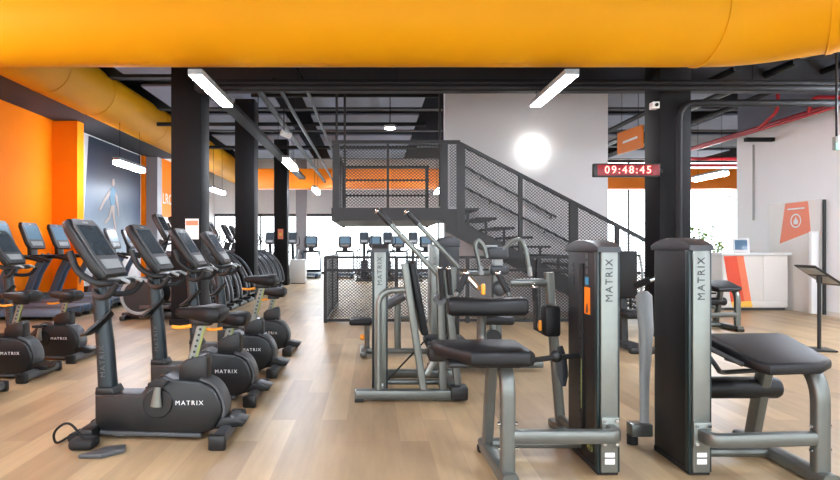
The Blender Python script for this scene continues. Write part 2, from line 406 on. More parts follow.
# lamps
def tube_lamp(x, y, label, z=3.3, L=1.45, wires=None, flush=False):
    if wires is None and abs(x + 6.1) < .25: wires = ((-L * .38, .92), (L * .38, .92))
    t = thing('tube_lamp', label, 'ceiling light', (x, y, z), 0, 'hanging tube lamps'); o = V((0, 0, 0))
    MB().box((0, 0, .04), (.17, L + .02, .07), .008).build('housing', LGREY, t)
    MB().box((0, 0, .002 if flush else -.042), (.15, L, .012 if flush else .1), .004).build('diffuser', LAMP, t)
    for yy, zz in (wires or ((-L * .38, ZC - z), (L * .38, ZC - z))): MB().cyl((0, yy, .07), (0, yy, zz), .006, n=6).build('suspension_wire', PIPEB, t)
    return t
tube_lamp(-2.06, 7.25, 'bright tube lamp hanging left of centre in front of the nearest black column', wires=((.5, .165), (.69, .30)), flush=True)
tube_lamp(2.33, 7.25, 'bright tube lamp hanging in front of the grey stair wall', wires=((.5, .165), (.69, .30)), flush=True)
tube_lamp(-1.95, 13.4, 'small tube lamp hanging over the aisle beyond the second black column')
tube_lamp(-5.9, 13.65, 'slim tube lamp hanging in front of the dark blue mural')
tube_lamp(-5.42, 19.7, 'farthest slim tube lamp hanging right of the nearest black column')
tube_lamp(9.4, 15.6, 'tube lamp glowing in front of the orange beam right of the right hand column')
for x, y in ((-5.9, 4.0), (-6.25, 5.6), (4.65, 19.6), (14.6, 23.5), (8.15, 6.8), (-2.0, 1.2), (2.3, 1.2), (6.6, 1.2), (6.9, 7.25), (-5.9, -1.8), (2.3, -2.4), (-2.0, -2.4), (6.4, -2.4)):  # added lamps, mostly unseen, because the room needs their light
    tube_lamp(x, y, 'tube lamp of the same white kind added mostly out of view to light the gym')
def downlight(p, label):
    t = thing('downlight', label, 'ceiling light', p)
    MB().cyl((0, 0, .05), (0, 0, 0), .14, n=20).build('housing', LGREY, t); MB().cyl((0, 0, .0), (0, 0, -.02), .12, n=20).build('diffuser', DOWN, t)
    MB().cyl((0, 0, .05), (0, 0, ZC - p[2]), .012, n=6).build('stem', PIPEB, t)
downlight(at(390, 128, 12.6), 'small round white downlight under the ceiling above the stair landing')
tube_lamp(-1.95, 19.6, 'tiny tube lamp at the far end of the aisle just left of the landing')
tube_lamp(2.33, 19.6, 'tiny tube lamp seen through the mesh at the right end of the landing')
t = thing('wall_glare', 'round white glare on the grey wall above the stairs, shown as a glowing disc', 'wall light', at(533, 150, 11.29));  # round glare on the wall, put in as a glowing ball
MB().cyl((0, .008, 0), (0, -.03, 0), .12, n=28).build('rim', LGREY, t); MB().ball((0, -.06, 0), .15, (1, .45, 1), 24).build('diffuser', GLARE, t)
t = thing('spotlight', 'small white cylindrical spotlight hanging from the ceiling pipes left of the landing', 'spotlight', at(285, 134, 10.5))
MB().cyl((-.06, -.05, .02), (.09, .05, -.03), .06, n=16).build('head', WHITE, t); MB().cyl((-.02, 0, .0), (-.02, 0, 1.9), .01, n=8).build('stem', PIPEB, t)
t = thing('emergency_light', 'small green glowing emergency light hanging on a black rod at the right edge', 'emergency light', at(836.5, 145, 7.1)); o = t.location
MB().cyl((0, 0, .1), (0, 0, ZC - o.z), .013, n=10).build('rod', PIPEB, t); MB().box((0, 0, .02), (.07, .06, .17), .01).build('housing', LGREY, t)
MB().box((0, -.032, -.02), (.06, .01, .08), .004).build('lens', GREENL, t)

# ------------------------------------------------------------------ staircase with landing
SX, SZ, SM = 1.524, 3.10, -.5215
def rail(x): return SZ + (x - SX) * SM
Y0, Y1 = 9.72, 11.15
t = thing('staircase', 'dark steel staircase with a mesh sided landing, descending to the right', 'staircase', (0, Y0, 0)); o = t.location
LX0, LX1, LY1 = -.675, 1.3, 12.8
MB(o).b2((LX0, Y0, 1.77), (LX1, LY1, 1.96)).b2((LX1, Y0, 1.77), (SX, Y1, 1.96)).build('landing_platform', DKSTEEL, t)
MB(o).b2((LX0 - .01, Y0 - .03, 1.76), (LX1 + .02, Y0 + .005, 1.98)).build('fascia', DKSTEEL, t)
MB(o).b2((LX0 - .03, Y0, 1.76), (LX0 + .005, LY1, 1.98)).build('fascia', DKSTEEL, t)
for x, wd in ((LX0 + .05, .06), (LX0 + .95, .022), (LX1 - .05, .065)):
    MB(o).b2((x - wd, Y0 - .02, 1.74), (x + wd, Y0 + .05, 3.13)).build('post', DKSTEEL, t)
for x in (LX0 + .03, LX1 - .05):
    MB(o).b2((x - .035, LY1 - .08, 1.74), (x + .035, LY1, 3.13)).build('post', DKSTEEL, t)
MB(o).b2((LX0, 11.2, 1.98), (LX0 + .05, 11.25, 3.13)).build('post', DKSTEEL, t)
MB(o).b2((LX0 - .02, Y0 - .03, 3.09), (SX, Y0 + .05, 3.15)).build('top_rail', DKSTEEL, t)
MB(o).b2((LX0 - .02, Y0, 3.09), (LX0 + .05, LY1, 3.15)).build('top_rail', DKSTEEL, t)
MB(o).b2((LX0, LY1 - .06, 3.09), (LX1, LY1, 3.15)).build('top_rail', DKSTEEL, t)
for z in (2.45, 2.8): MB(o).b2((LX0, LY1 - .07, z), (LX1, LY1 - .04, z + .04)).build('back_rail', DKSTEEL, t)
for a, U, lu in (((LX0 + .11, Y0, 1.98), (1, 0, 0), .82), ((LX0 + .972, Y0, 1.98), (1, 0, 0), .89), ((LX1 + .02, Y0, 1.98), (1, 0, 0), .19),
                 ((LX0 + .01, Y0 + .06, 1.98), (0, 1, 0), 1.42), ((LX0 + .01, 11.25, 1.98), (0, 1, 0), 1.47)):
    solid(lattice(MB(o), a, U, (0, 0, 1), lu, 1.11).build('mesh_panel', MESHM, t, smooth=0))
for p in ((LX0 + .06, Y0 + .02), (LX0 + .2, Y0 + .05), (LX1 - .12, Y0 + .02), (LX0 + .06, LY1 - .05)):
    MB(o).cyl((p[0], p[1], 2.0), (p[0], p[1], ZC), .022, n=8).build('hanger_rod', DKSTEEL, t)
# flight: near stringer, rail, posts, panels
def slab(x0, x1, up_, dn, y0, y1):
    return MB(o).prism([(x0, rail(x0) + dn), (x1, rail(x1) + dn), (x1, rail(x1) + up_), (x0, rail(x0) + up_)], 'y', y0, y1)
XE = 5.35
slab(SX - .25, 4.2, -1.36, -1.66, Y0 - .012, Y0 + .025).build('stringer', DKSTEEL, t)
slab(SX - .05, 5.0, -1.16, -1.34, Y1 - .05, Y1).build('stringer', DKSTEEL, t)
slab(SX - .03, XE, .03, -.03, Y0 - .03, Y0 + .05).build('top_rail', DKSTEEL, t)
xs = (SX + .02, 2.58, 3.5, 4.26, 4.95)
for i, x in enumerate(xs):
    wd = .07 if i in (0, 2) else .032
    MB(o).b2((x - wd, Y0 - .02, max(0, rail(x) - 1.6)), (x + wd, Y0 + .06, rail(x))).build('post', DKSTEEL, t)
MB(o).b2((XE - .08, Y0 - .02, 0), (XE, Y0 + .06, rail(XE))).build('post', DKSTEEL, t)
ed = list(xs) + [XE - .04]
for i in range(len(ed) - 1):
    x0, x1 = ed[i] + .04, ed[i + 1] - .04; hh = min(1.36, rail(x1) - .03)
    zb = rail(x1) - .03 - hh; H_ = rail(x0) - zb
    solid(lattice(MB(o), (x0, Y0, zb), (1, 0, 0), (0, 0, 1), x1 - x0, H_, keep=lambda u, v: rail(x0 + u) - .03 - hh < zb + v < rail(x0 + u) - .0).build('mesh_panel', MESHM, t, smooth=0))
NT = 12; gx = (XE - .05 - SX) / NT
for i in range(NT):
    x = SX + gx * i; z = rail(x) - 1.12 - .0
    m_ = MB(o).b2((x - .02, Y0 + .04, z - .04), (x + gx + .02, Y1 - .01, z))
    zb = max(0.0, z - .34)
    m_.b2((x + gx * .4, Y0 + .02, zb), (x + gx * .4 + .04, Y0 + .05, z - .04))
    m_.build('tread', DKSTEEL, t)
for (a, b_) in ((at(462, 165, 11.2), at(556, 217, 11.2)), (at(462, 186, 11.2), at(600, 258, 11.2))):
    h = MB(o).sweep([a, b_], .022, n=8).build('handrail', DKSTEEL, t)
    for q in (.2, .6, .95):
        p = a + (b_ - a) * q; MB(o).sweep([p, p + V((0, 0, -.07)), p + V((0, .1, -.07))], .01, n=6).build('bracket', DKSTEEL, h)

# mesh fence under the landing
t = thing('mesh_fence', 'low dark mesh fence closing off the space under the stair landing', 'fence', (-.8, Y0 - .1, 0)); o = t.location
FX = (-.8, .42, 1.64, 2.86, 3.95); FY = Y0 - .1
for x in FX: MB(o).b2((x - .03, FY - .025, 0), (x + .03, FY + .035, 1.14)).build('post', DKSTEEL, t)
for y in (11.2, 12.8): MB(o).b2((-.83, y - .03, 0), (-.77, y + .03, 1.14)).build('post', DKSTEEL, t)
for z in (1.1, .88, .02):
    MB(o).b2((-.8, FY - .02, z), (3.95, FY + .03, z + .045)).build('rail', DKSTEEL, t)
    if z != .88: MB(o).b2((-.825, FY, z), (-.775, 12.8, z + .045)).build('rail', DKSTEEL, t)
for i in range(4): solid(lattice(MB(o), (FX[i] + .03, FY, .065), (1, 0, 0), (0, 0, 1), FX[i + 1] - FX[i] - .06, 1.035).build('mesh_panel', MESHM, t, smooth=0))
for y, ly in ((FY + .03, 1.5), (11.23, 1.54)): solid(lattice(MB(o), (-.8, y, .065), (0, 1, 0), (0, 0, 1), ly, 1.035).build('mesh_panel', MESHM, t, smooth=0))

# ------------------------------------------------------------------ exercise bike
def console_frame(top, bot):
    top, bot = V(top), V(bot); e = (top - bot).normalized(); n = V((e.z, 0, -e.x))
    if n.x < 0: n = -n
    return (top + bot) / 2, e, n, (top - bot).length
def rotm(e, n):          # columns: width (y), slab up, normal
    wv = V((0, 1, 0)); return Matrix(((wv.x, e.x, n.x), (wv.y, e.y, n.y), (wv.z, e.z, n.z)))
def make_console(t, top, bot, width, thick=.085, name='console', scr=SCREEN):
    c, e, n, L = console_frame(top, bot); R = rotm(e, n)
    w2 = width / 2
    body = MB()
    poly = [(-w2 * .86, -L / 2), (w2 * .86, -L / 2), (w2, -L * .3), (w2, L * .36), (w2 * .8, L / 2), (-w2 * .8, L / 2), (-w2, L * .36), (-w2, -L * .3)]
    body.prism(poly, 'z', -thick / 2, thick / 2, .022, 3)
    body.bm.transform(R.to_4x4()); bmesh.ops.translate(body.bm, verts=body.bm.verts, vec=c)
    cb = body.build(name, BLACK, t)
    def on(q, zz): return c + V((0, 1, 0)) * q[0] + e * q[1] + n * (thick / 2 + zz)
    fp = MB(); pp = [(x * .93, y * .96) for x, y in poly]
    fp.rings([[on(q, -.004) for q in pp], [on(q, .006) for q in pp]]).build('face_plate', MGREY, cb)
    s = MB(); y0, y1 = -L * .16, L * .37; ww = w2 * .74
    sq = [(-ww, y0), (ww, y0), (ww, y1), (-ww, y1)]
    s.rings([[on(q, .003) for q in sq], [on(q, .009) for q in sq]]).build('screen', scr, cb)
    kp = MB(); sq = [(-ww * .8, -L * .40), (ww * .8, -L * .40), (ww * .9, -L * .24), (-ww * .9, -L * .24)]
    kp.rings([[on(q, .003) for q in sq], [on(q, .014) for q in sq]]).build('keypad', LGREY, cb)
    lg = MB(); sq = [(-.035, L * .405), (.035, L * .405), (.035, L * .435), (-.035, L * .435)]
    lg.rings([[on(q, .003) for q in sq], [on(q, .009) for q in sq]]).build('badge', LGREY, cb)
    return cb
def saddle(t, x0, x1, z, cz=0.0):
    rg = []
    for x, hw, zt, zb in ((0, .115, -.02, -.08), (.06, .13, 0, -.115), (.3, .125, .008, -.12), (.5, .085, -.004, -.105), (.75, .055, -.01, -.09), (.94, .045, -.015, -.08), (1, .03, -.025, -.065)):
        X = x1 + (x0 - x1) * x; ring = []
        for j in range(16):
            th = 2 * math.pi * j / 16; c, s = math.cos(th), math.sin(th)
            ring.append((X, hw * math.copysign(abs(c) ** .6, c), z + (zt + zb) / 2 + (zt - zb) / 2 * math.copysign(abs(s) ** .6, s)))
        rg.append(ring)
    return MB().rings(rg).build('saddle', VINYL, t, smooth=60)
GB = 'exercise bikes in two rows'
def make_bike(label, loc):
    t = thing('exercise_bike', label, 'exercise bike', loc, 0, GB)
    out = [(-.488, .311), (-.487, .12), (-.43, .05), (.29, .03), (.40, .07), (.455, .15), (.468, .2), (.455, .26), (.42, .33), (.37, .375), (.30, .405), (.10, .415), (.04, .44), (-.02, .43), (-.09, .372), (-.15, .312)]
    out = [(x * .905, z * .98) for x, z in out]
    body = MB().prism(out, 'y', -.1, .1, .022, 3).build('body', SHELL, t)
    MB().prism([(-.40, .04), (.28, .02), (.28, .045), (-.40, .065)], 'y', -.112, .112, .005).build('skirt', MGREY, body)
    MB().sweep(fillet([(.265, 0, .403), (.342, 0, .377), (.388, 0, .33), (.421, 0, .258), (.43, 0, .197), (.418, 0, .147)], .03, 3), .085, .014, n=12, up=(0, 1, 0), p=4).build('rear_trim', MGREY, body)
    lettering('MATRIX', .042, (.2, -.1025, .25), (1, 0, 0), (0, 0, 1), WHITE, body, space=1.35)
    for s in (-1, 1):
        d = MB().cyl((-.01, s * .095, .25), (-.01, s * .115, .25), .1, n=28, bev=.006).build('crank_cover', SHELL, body)
        hi = 1 if s < 0 else -1
        a = MB().sweep([(-.012, s * .13, .235), (-.005, s * .135, .25 + hi * .07), (.005, s * .135, .25 + hi * .15)], .014, .026, n=10, up=(0, 1, 0), radii=[1.5, 1, .75]).build('crank_arm', SILVER, t)
        MB().box((.03, s * .2, .25 + hi * .155), (.11, .1, .03), .01).build('pedal', RUBBER, a)
    MB().prism([(.11, .39), (.115, .49), (.15, .525), (.285, .562), (.305, .54), (.31, .39)], 'y', -.06, .06, .015).build('post_collar', BLACK, t)
    sp = MB().sweep([(.17, 0, .45), (.275, 0, .84)], .022, .03, n=12, up=(0, 1, 0), p=4).build('seat_post', SILVER, t)
    MB().sweep([(.222, -.021, .535), (.295, -.021, .805)], .004, .008, n=6, up=(0, 1, 0), p=6).build('height_scale', YELSTR, sp)
    for i in range(7):
        q = V((.198, -.0215, .54)) + V((.073, 0, .27)) * (i / 7); MB().cyl(q, q + V((0, -.003, 0)), .009, n=8).build('pin_hole', RUBBER, sp)
    MB().box((.27, 0, .82), (.14, .07, .05), .015).build('seat_clamp', BLACK, t)
    sd = saddle(t, .09, .42, .935)
    MB().sweep([(.2, -.02, .795), (.12, -.03, .785), (.07, -.03, .79)], .013, n=8).build('seat_lever', ORKNOB, t)
    col = MB().sweep([(-.39, 0, .28), (-.412, 0, .62), (-.452, 0, 1.02)], .054, .058, n=16, up=(0, 1, 0), p=3, radii=[1.05, .95, .82]).build('column', COLUMN, t)
    lettering('MATRIX', .05, (-.408, -.0535, .52), (-.05, 0, 1), (-1, 0, -.05), MGREY, col, space=1.3)
    MB().prism([(-.45, .30), (-.445, .345), (-.335, .345), (-.31, .30)], 'y', -.08, .08, .012).build('column_boot', BLACK, t)
    # bottle tray
    MB().sweep([(-.36, -.01, .85), (-.41, -.05, .79), (-.49, -.06, .72), (-.54, -.06, .70)], .075, .022, n=10, up=(0, 1, 0), radii=[.7, 1, 1, .5]).build('bottle_tray', BLACK, t)
    make_console(t, (-.61, 0, 1.475), (-.36, 0, 1.09), .37, .075)
    MB().sweep([(-.46, 0, 1.0), (-.44, 0, 1.1), (-.47, 0, 1.22)], .05, .04, n=10, up=(0, 1, 0)).build('console_neck', BLACK, t)
    # handlebars: a wide loop hugging the console and two forward grips
    loop = fillet([(-.555, -.195, 1.27), (-.50, -.205, 1.13), (-.37, -.195, 1.055), (-.28, -.15, 1.065), (-.26, 0, 1.07), (-.28, .15, 1.065), (-.37, .195, 1.055), (-.50, .205, 1.13), (-.555, .195, 1.27)], .08, 5)
    MB().sweep(loop, .023, n=10).build('handlebar', BLACK, t)
    for s in (-1, 1):
        MB().sweep(fillet([(-.47, s * .04, 1.0), (-.40, s * .14, .96), (-.30, s * .2, .97), (-.24, s * .2, 1.06)], .07, 5), .02, n=10).build('grip_bar', RUBBER, t)
        MB().sweep([(-.36, s * .06, 1.08), (-.25, s * .1, 1.085), (-.2, s * .1, 1.06)], .012, n=8).build('brake_lever', LGREY, t)
    MB().box((-.47, 0, .05), (.1, .34, .09), .025).build('front_stabilizer', BLACK, t)
    rs = MB().sweep([(.44, -.29, .055), (.44, .29, .055)], .04, .045, n=12, p=3).build('rear_stabilizer', MGREY, t)
    for s in (-1, 1): MB().box((.44, s * .29, .05), (.11, .05, .098), .015).build('end_cap', BLACK, rs)
    MB().prism([(.32, .06), (.55, .08), (.575, .12), (.46, .15), (.36, .14)], 'y', -.08, .08, .015).build('rear_foot', BLACK, t)
    for s in (-1, 1): MB().cyl((-.55, s * .13, .035), (-.55, s * .17, .035), .034, n=14).build('transport_wheel', RUBBER, t)
    return t
XA = -1.43
bike = make_bike('nearest black exercise bike, a looped cord and a floor plate at its front foot', (XA, 3.87, 0))
set_seat(dup(bike, (XA, 4.82, 0), 'second black exercise bike, right behind the nearest one beside the aisle'), 0.750)
set_seat(dup(bike, (XA, 5.82, 0), 'third black exercise bike from the front in the row beside the aisle'), 1.020)
set_seat(dup(bike, (XA - .02, 6.93, 0), 'last black exercise bike of the aisle row, in front of the black column'), 0.805)
XB = -3.77
set_seat(dup(bike, (XB, 4.75, 0), 'black exercise bike at the left edge, only its rear stabilizer showing'), 0.900)
set_seat(dup(bike, (XB, 5.62, 0), 'black exercise bike at the left edge, white lettering and saddle showing'), 0.870)
set_seat(dup(bike, (XB - .02, 6.52, 0), 'black exercise bike in the left row, behind the column of the nearest bike'), 0.800)
set_seat(bike, .906)
# cord and floor plate beside the nearest bike
c = MB().sweep(fillet([(-1.86, 3.60, .075), (-1.93, 3.56, .2), (-2.04, 3.58, .12), (-2.06, 3.64, .014), (-2.06, 3.78, .012), (-2.06, 3.95, .012)], .07, 6), .008, n=8).build('power_cord', RUBBER)
tag(c, 'black power cord looping beside the front foot of the nearest bike', 'power cord')
c = MB().box((-1.86, 3.62, .035), (.16, .13, .07), .028, seg=3).build('plug_adapter', RUBBER)
tag(c, 'rounded black power adapter on the floor at the front of the nearest bike', 'power adapter')
p = MB().prism([(-1.80, 3.43), (-1.66, 3.43), (-1.56, 3.53), (-1.59, 3.62), (-1.70, 3.58)], 'z', 0.001, .03, .008).build('floor_plate', MGREY)
tag(p, 'flat dark grey floor plate lying in front of the nearest bike', 'floor plate')

# ------------------------------------------------------------------ elliptical trainer
def make_elliptical(label, loc, rz=0.0):
    t = thing('elliptical_trainer', label, 'elliptical trainer', loc, rz, 'elliptical trainers')
    MB().b2((-.85, -.1, .02), (.78, .1, .12), .02).build('base_frame', BLACK, t)
    for x in (-.75, .74): MB().box((x, 0, .04), (.1, .62, .078), .02).build('stabilizer', BLACK, t)
    d = MB().cyl((-.52, -.13, .42), (-.52, .13, .42), .34, n=36, bev=.03).build('drive_housing', COLUMN, t)
    for s in (-1, 1):
        ring = [(-.52 + .31 * math.cos(a), s * .135, .42 + .31 * math.sin(a)) for a in [2 * math.pi * k / 32 for k in range(32)]]
        MB().sweep(ring, .02, .03, n=8, closed=True, up=(0, 1, 0)).build('housing_rim', LGREY, d)
    MB().sweep([(-.42, 0, .6), (-.22, 0, 1.1), (-.12, 0, 1.42)], .06, .08, n=12, up=(0, 1, 0), p=3).build('column', COLUMN, t)
    make_console(t, (-.26, 0, 1.88), (-.02, 0, 1.42), .38)
    for s in (-1, 1):
        arc = [(.02 + .76 * math.sin(a), s * .26, .22 + .95 * math.cos(a)) for a in [math.pi / 2 * k / 14 for k in range(15)]]
        MB().sweep([(-.14, s * .16, 1.2)] + arc, .026, .036, n=10, up=(0, 1, 0), p=3).build('curved_rail', RAILM, t)
        arc2 = [(-.04 + .6 * math.sin(a), s * .17, .26 + .82 * math.cos(a)) for a in [math.pi / 2 * k / 12 for k in range(13)]]
        MB().sweep([(-.14, s * .1, 1.12)] + arc2, .018, .026, n=8, up=(0, 1, 0)).build('swing_arm', BLACK, t)
        MB().b2((.05, s * .18 - .07, .26 + .04 * s), (.45, s * .18 + .07, .31 + .04 * s), .015).build('foot_pedal', RUBBER, t)
        MB().sweep(fillet([(-.1, s * .12, 1.35), (.05, s * .3, 1.4), (.12, s * .3, 1.6), (.05, s * .27, 1.72)], .08, 4), .017, n=8).build('grip_handle', RUBBER, t)
    MB().sweep([(.4, -.26, .22), (.78, -.26, .2), (.78, .26, .2), (.4, .26, .22)], .025, n=8).build('rear_crossbar', BLACK, t)
    MB().b2((-.5, -.2, .2), (.5, -.15, .26), .01).build('pedal_link', MGREY, t)
    MB().b2((-.5, .15, .2), (.5, .2, .26), .01).build('pedal_link', MGREY, t)
    return t
nm = ('first', 'second', 'third', 'fourth', 'fifth', 'sixth', 'seventh', 'eighth', 'ninth', 'tenth')
ell = None
for i, y in enumerate((10.15, 10.95, 11.75, 12.55, 13.35, 14.68, 15.48, 16.28, 17.08, 17.88)):
    lab = 'black elliptical trainer with curved rails, %s in the row counted from the nearest black column' % nm[i]
    if ell is None: ell = make_elliptical(lab, (-3.65, y, 0))
    else: dup(ell, (-3.65, y, 0), lab)
for px, lab in ((268, 'far elliptical trainer by the windows, left of the column with the orange notice'), (291, 'far elliptical trainer standing behind the white cabinet by the windows'),
                (364, 'far elliptical trainer by the windows, leftmost of the three behind the mesh fence'), (388, 'far elliptical trainer by the windows, middle of the three behind the mesh fence'),
                (414, 'far elliptical trainer by the windows, rightmost of the three behind the mesh fence')):
    dup(ell, ((px - 372) * 21.6 / F, 21.9, 0), lab, -math.pi / 2)

# ------------------------------------------------------------------ treadmill
def make_treadmill(label, loc, rz=0.0):
    t = thing('treadmill', label, 'treadmill', loc, rz, 'treadmills')
    dk = MB().b2((-.75, -.28, .1), (.98, .28, .19), .02).build('deck', BLUEGR, t)
    MB().b2((-.55, -.25, .186), (.99, .25, .2), .004).build('running_belt', BELT, dk)
    for s in (-1, 1): 
        MB().b2((-.7, s * .35 - .07, .07), (1.0, s * .35 + .07, .21), .025).build('side_rail', BLUEGR, t)
        MB().box((.9, s * .33, .04), (.14, .1, .078), .015).build('foot', BLACK, t)
        MB().box((-.7, s * .33, .04), (.14, .1, .078), .015).build('foot', BLACK, t)
        MB().sweep([(-.72, s * .37, .15), (-.5, s * .38, .75), (-.28, s * .36, 1.14)], .035, .07, n=10, up=(0, 1, 0), p=4).build('upright', BLUEGR, t)
        MB().sweep(fillet([(-.35, s * .34, 1.08), (-.05, s * .37, 1.1), (.25, s * .37, 1.02)], .1, 4), .03, n=10).build('handrail', BLACK, t)
    MB().prism([(-1.0, .06), (-.5, .06), (-.5, .22), (-.6, .31), (-.9, .3), (-1.0, .2)], 'y', -.36, .36, .03).build('motor_hood', COLUMN, t)
    MB().b2((-.4, -.38, 1.06), (-.2, .38, 1.14), .03).build('crossbar', BLACK, t)
    make_console(t, (-.42, 0, 1.78), (-.22, 0, 1.26), .58, .07, scr=LITSCR)
    MB().sweep([(-.3, 0, 1.1), (-.32, 0, 1.4)], .05, .12, n=10, up=(1, 0, 0), p=4).build('console_neck', BLACK, t)
    MB().sweep(fillet([(-.2, -.24, 1.12), (.0, -.24, 1.14), (.02, .24, 1.14), (-.2, .24, 1.12)], .06, 4), .016, n=8).build('grip_bar', RUBBER, t)
    return t
tm = make_treadmill('treadmill at the left edge against the orange wall, nearest of the left treadmills', (-6.45, 10.2, 0))
for y, lab in ((11.15, 'second treadmill along the orange wall, its blue grey slanted upright in view'), (12.1, 'treadmill whose console stands in front of the orange wall next to the orange pillar'),
               (13.05, 'treadmill behind the nearest bike console, beside the orange pillar'), (14.6, 'treadmill in front of the dark mural, its console between the two nearest bikes'),
               (15.6, 'farthest treadmill in front of the dark mural')):
    dup(tm, (-6.45, y, 0), lab)
for x, lab in ((-2.66, 'treadmill by the far windows, screen left of the other one in the open aisle'), (-1.18, 'treadmill by the far windows, just left of the mesh fence corner'),
               (.15, 'treadmill by the far windows behind the fence, leftmost of three there'), (1.15, 'treadmill by the far windows behind the fence, middle of three there'),
               (2.35, 'treadmill by the far windows behind the fence, rightmost of three there')):
    dup(tm, (x, 24.2, 0), lab, -math.pi / 2)
cb = thing('storage_cabinet', 'small white cabinet standing beside the column with the orange notice', 'cabinet', (-2.62, 19.95, 0))
MB().b2((-.27, -.25, .03), (.27, .25, .83), .01).build('body', DESK, cb); MB().b2((-.29, -.27, .83), (.29, .27, .86), .005).build('top', WHITE, cb)
MB().b2((-.25, -.262, .06), (.25, -.25, .81), .004).build('door', DESK, cb); MB().b2((-.24, -.22, 0), (.24, .24, .03)).build('plinth', DKSTEEL, cb)

# ------------------------------------------------------------------ strength machines
def tower(t, o, x0, x1, y0, y1, H, face='back'):
    """slim weight tower: silver side post toward the viewer, dark shroud, domed cap"""
    MB(o).b2((x0 + .008, y0 + .025, .03), (x1 - .008, y1 - .02, H - .05), .012).build('tower_shroud', SHROUD, t)
    for ya, yb in ((y0, y0 + .05), (y1 - .045, y1)):
        post = MB(o).b2((x0 + .018, ya, .02), (x1 - .014, yb, H - .06), .008).build('side_post', SILVER, t)
        if ya == y0:
            for xx in (x0 + .008, x1 - .006): MB(o).b2((xx - .008, ya + .012, .02), (xx + .006, yb, H - .06), .003).build('edge_strip', TEAL, post)
            lettering('MATRIX', .058, ((x0 + x1) / 2, ya - .001, H - .235), (0, 0, 1), (-1, 0, 0), DKPRINT, post, o, space=1.25)
            MB(o).b2(((x0 + x1) / 2 - .025, ya - .002, .07), ((x0 + x1) / 2 + .03, ya + .002, .1)).build('plate', WHITE, post)
            MB(o).b2(((x0 + x1) / 2 - .025, ya - .002, .11), ((x0 + x1) / 2 + .03, ya + .002, .135)).build('plate', WHITE, post)
    n = 9; prof = [(y0 - .005, H - .075)] + [(y0 - .005 + (y1 - y0 + .01) * k / n, H - .045 + .045 * math.sin(math.pi * k / n) ** .7) for k in range(n + 1)] + [(y1 + .005, H - .075)]
    MB(o).prism(prof, 'x', x0 - .006, x1 + .006, .012).build('tower_cap', CAPM, t)
    MB(o).b2((x0 + .005, y0 + .02, 0), (x1 - .005, y1 - .02, .035), .005).build('tower_foot', RUBBER, t)
def cushion(poly, z0, z1, bev=.025, slope=0.0, yref=0.0, o=(0, 0, 0)):
    m_ = MB(o).prism(poly, 'z', z0, z1, bev, 3)
    if slope:
        for v in m_.bm.verts: v.co.z += slope * (v.co.y + o[1] - yref)
    return m_
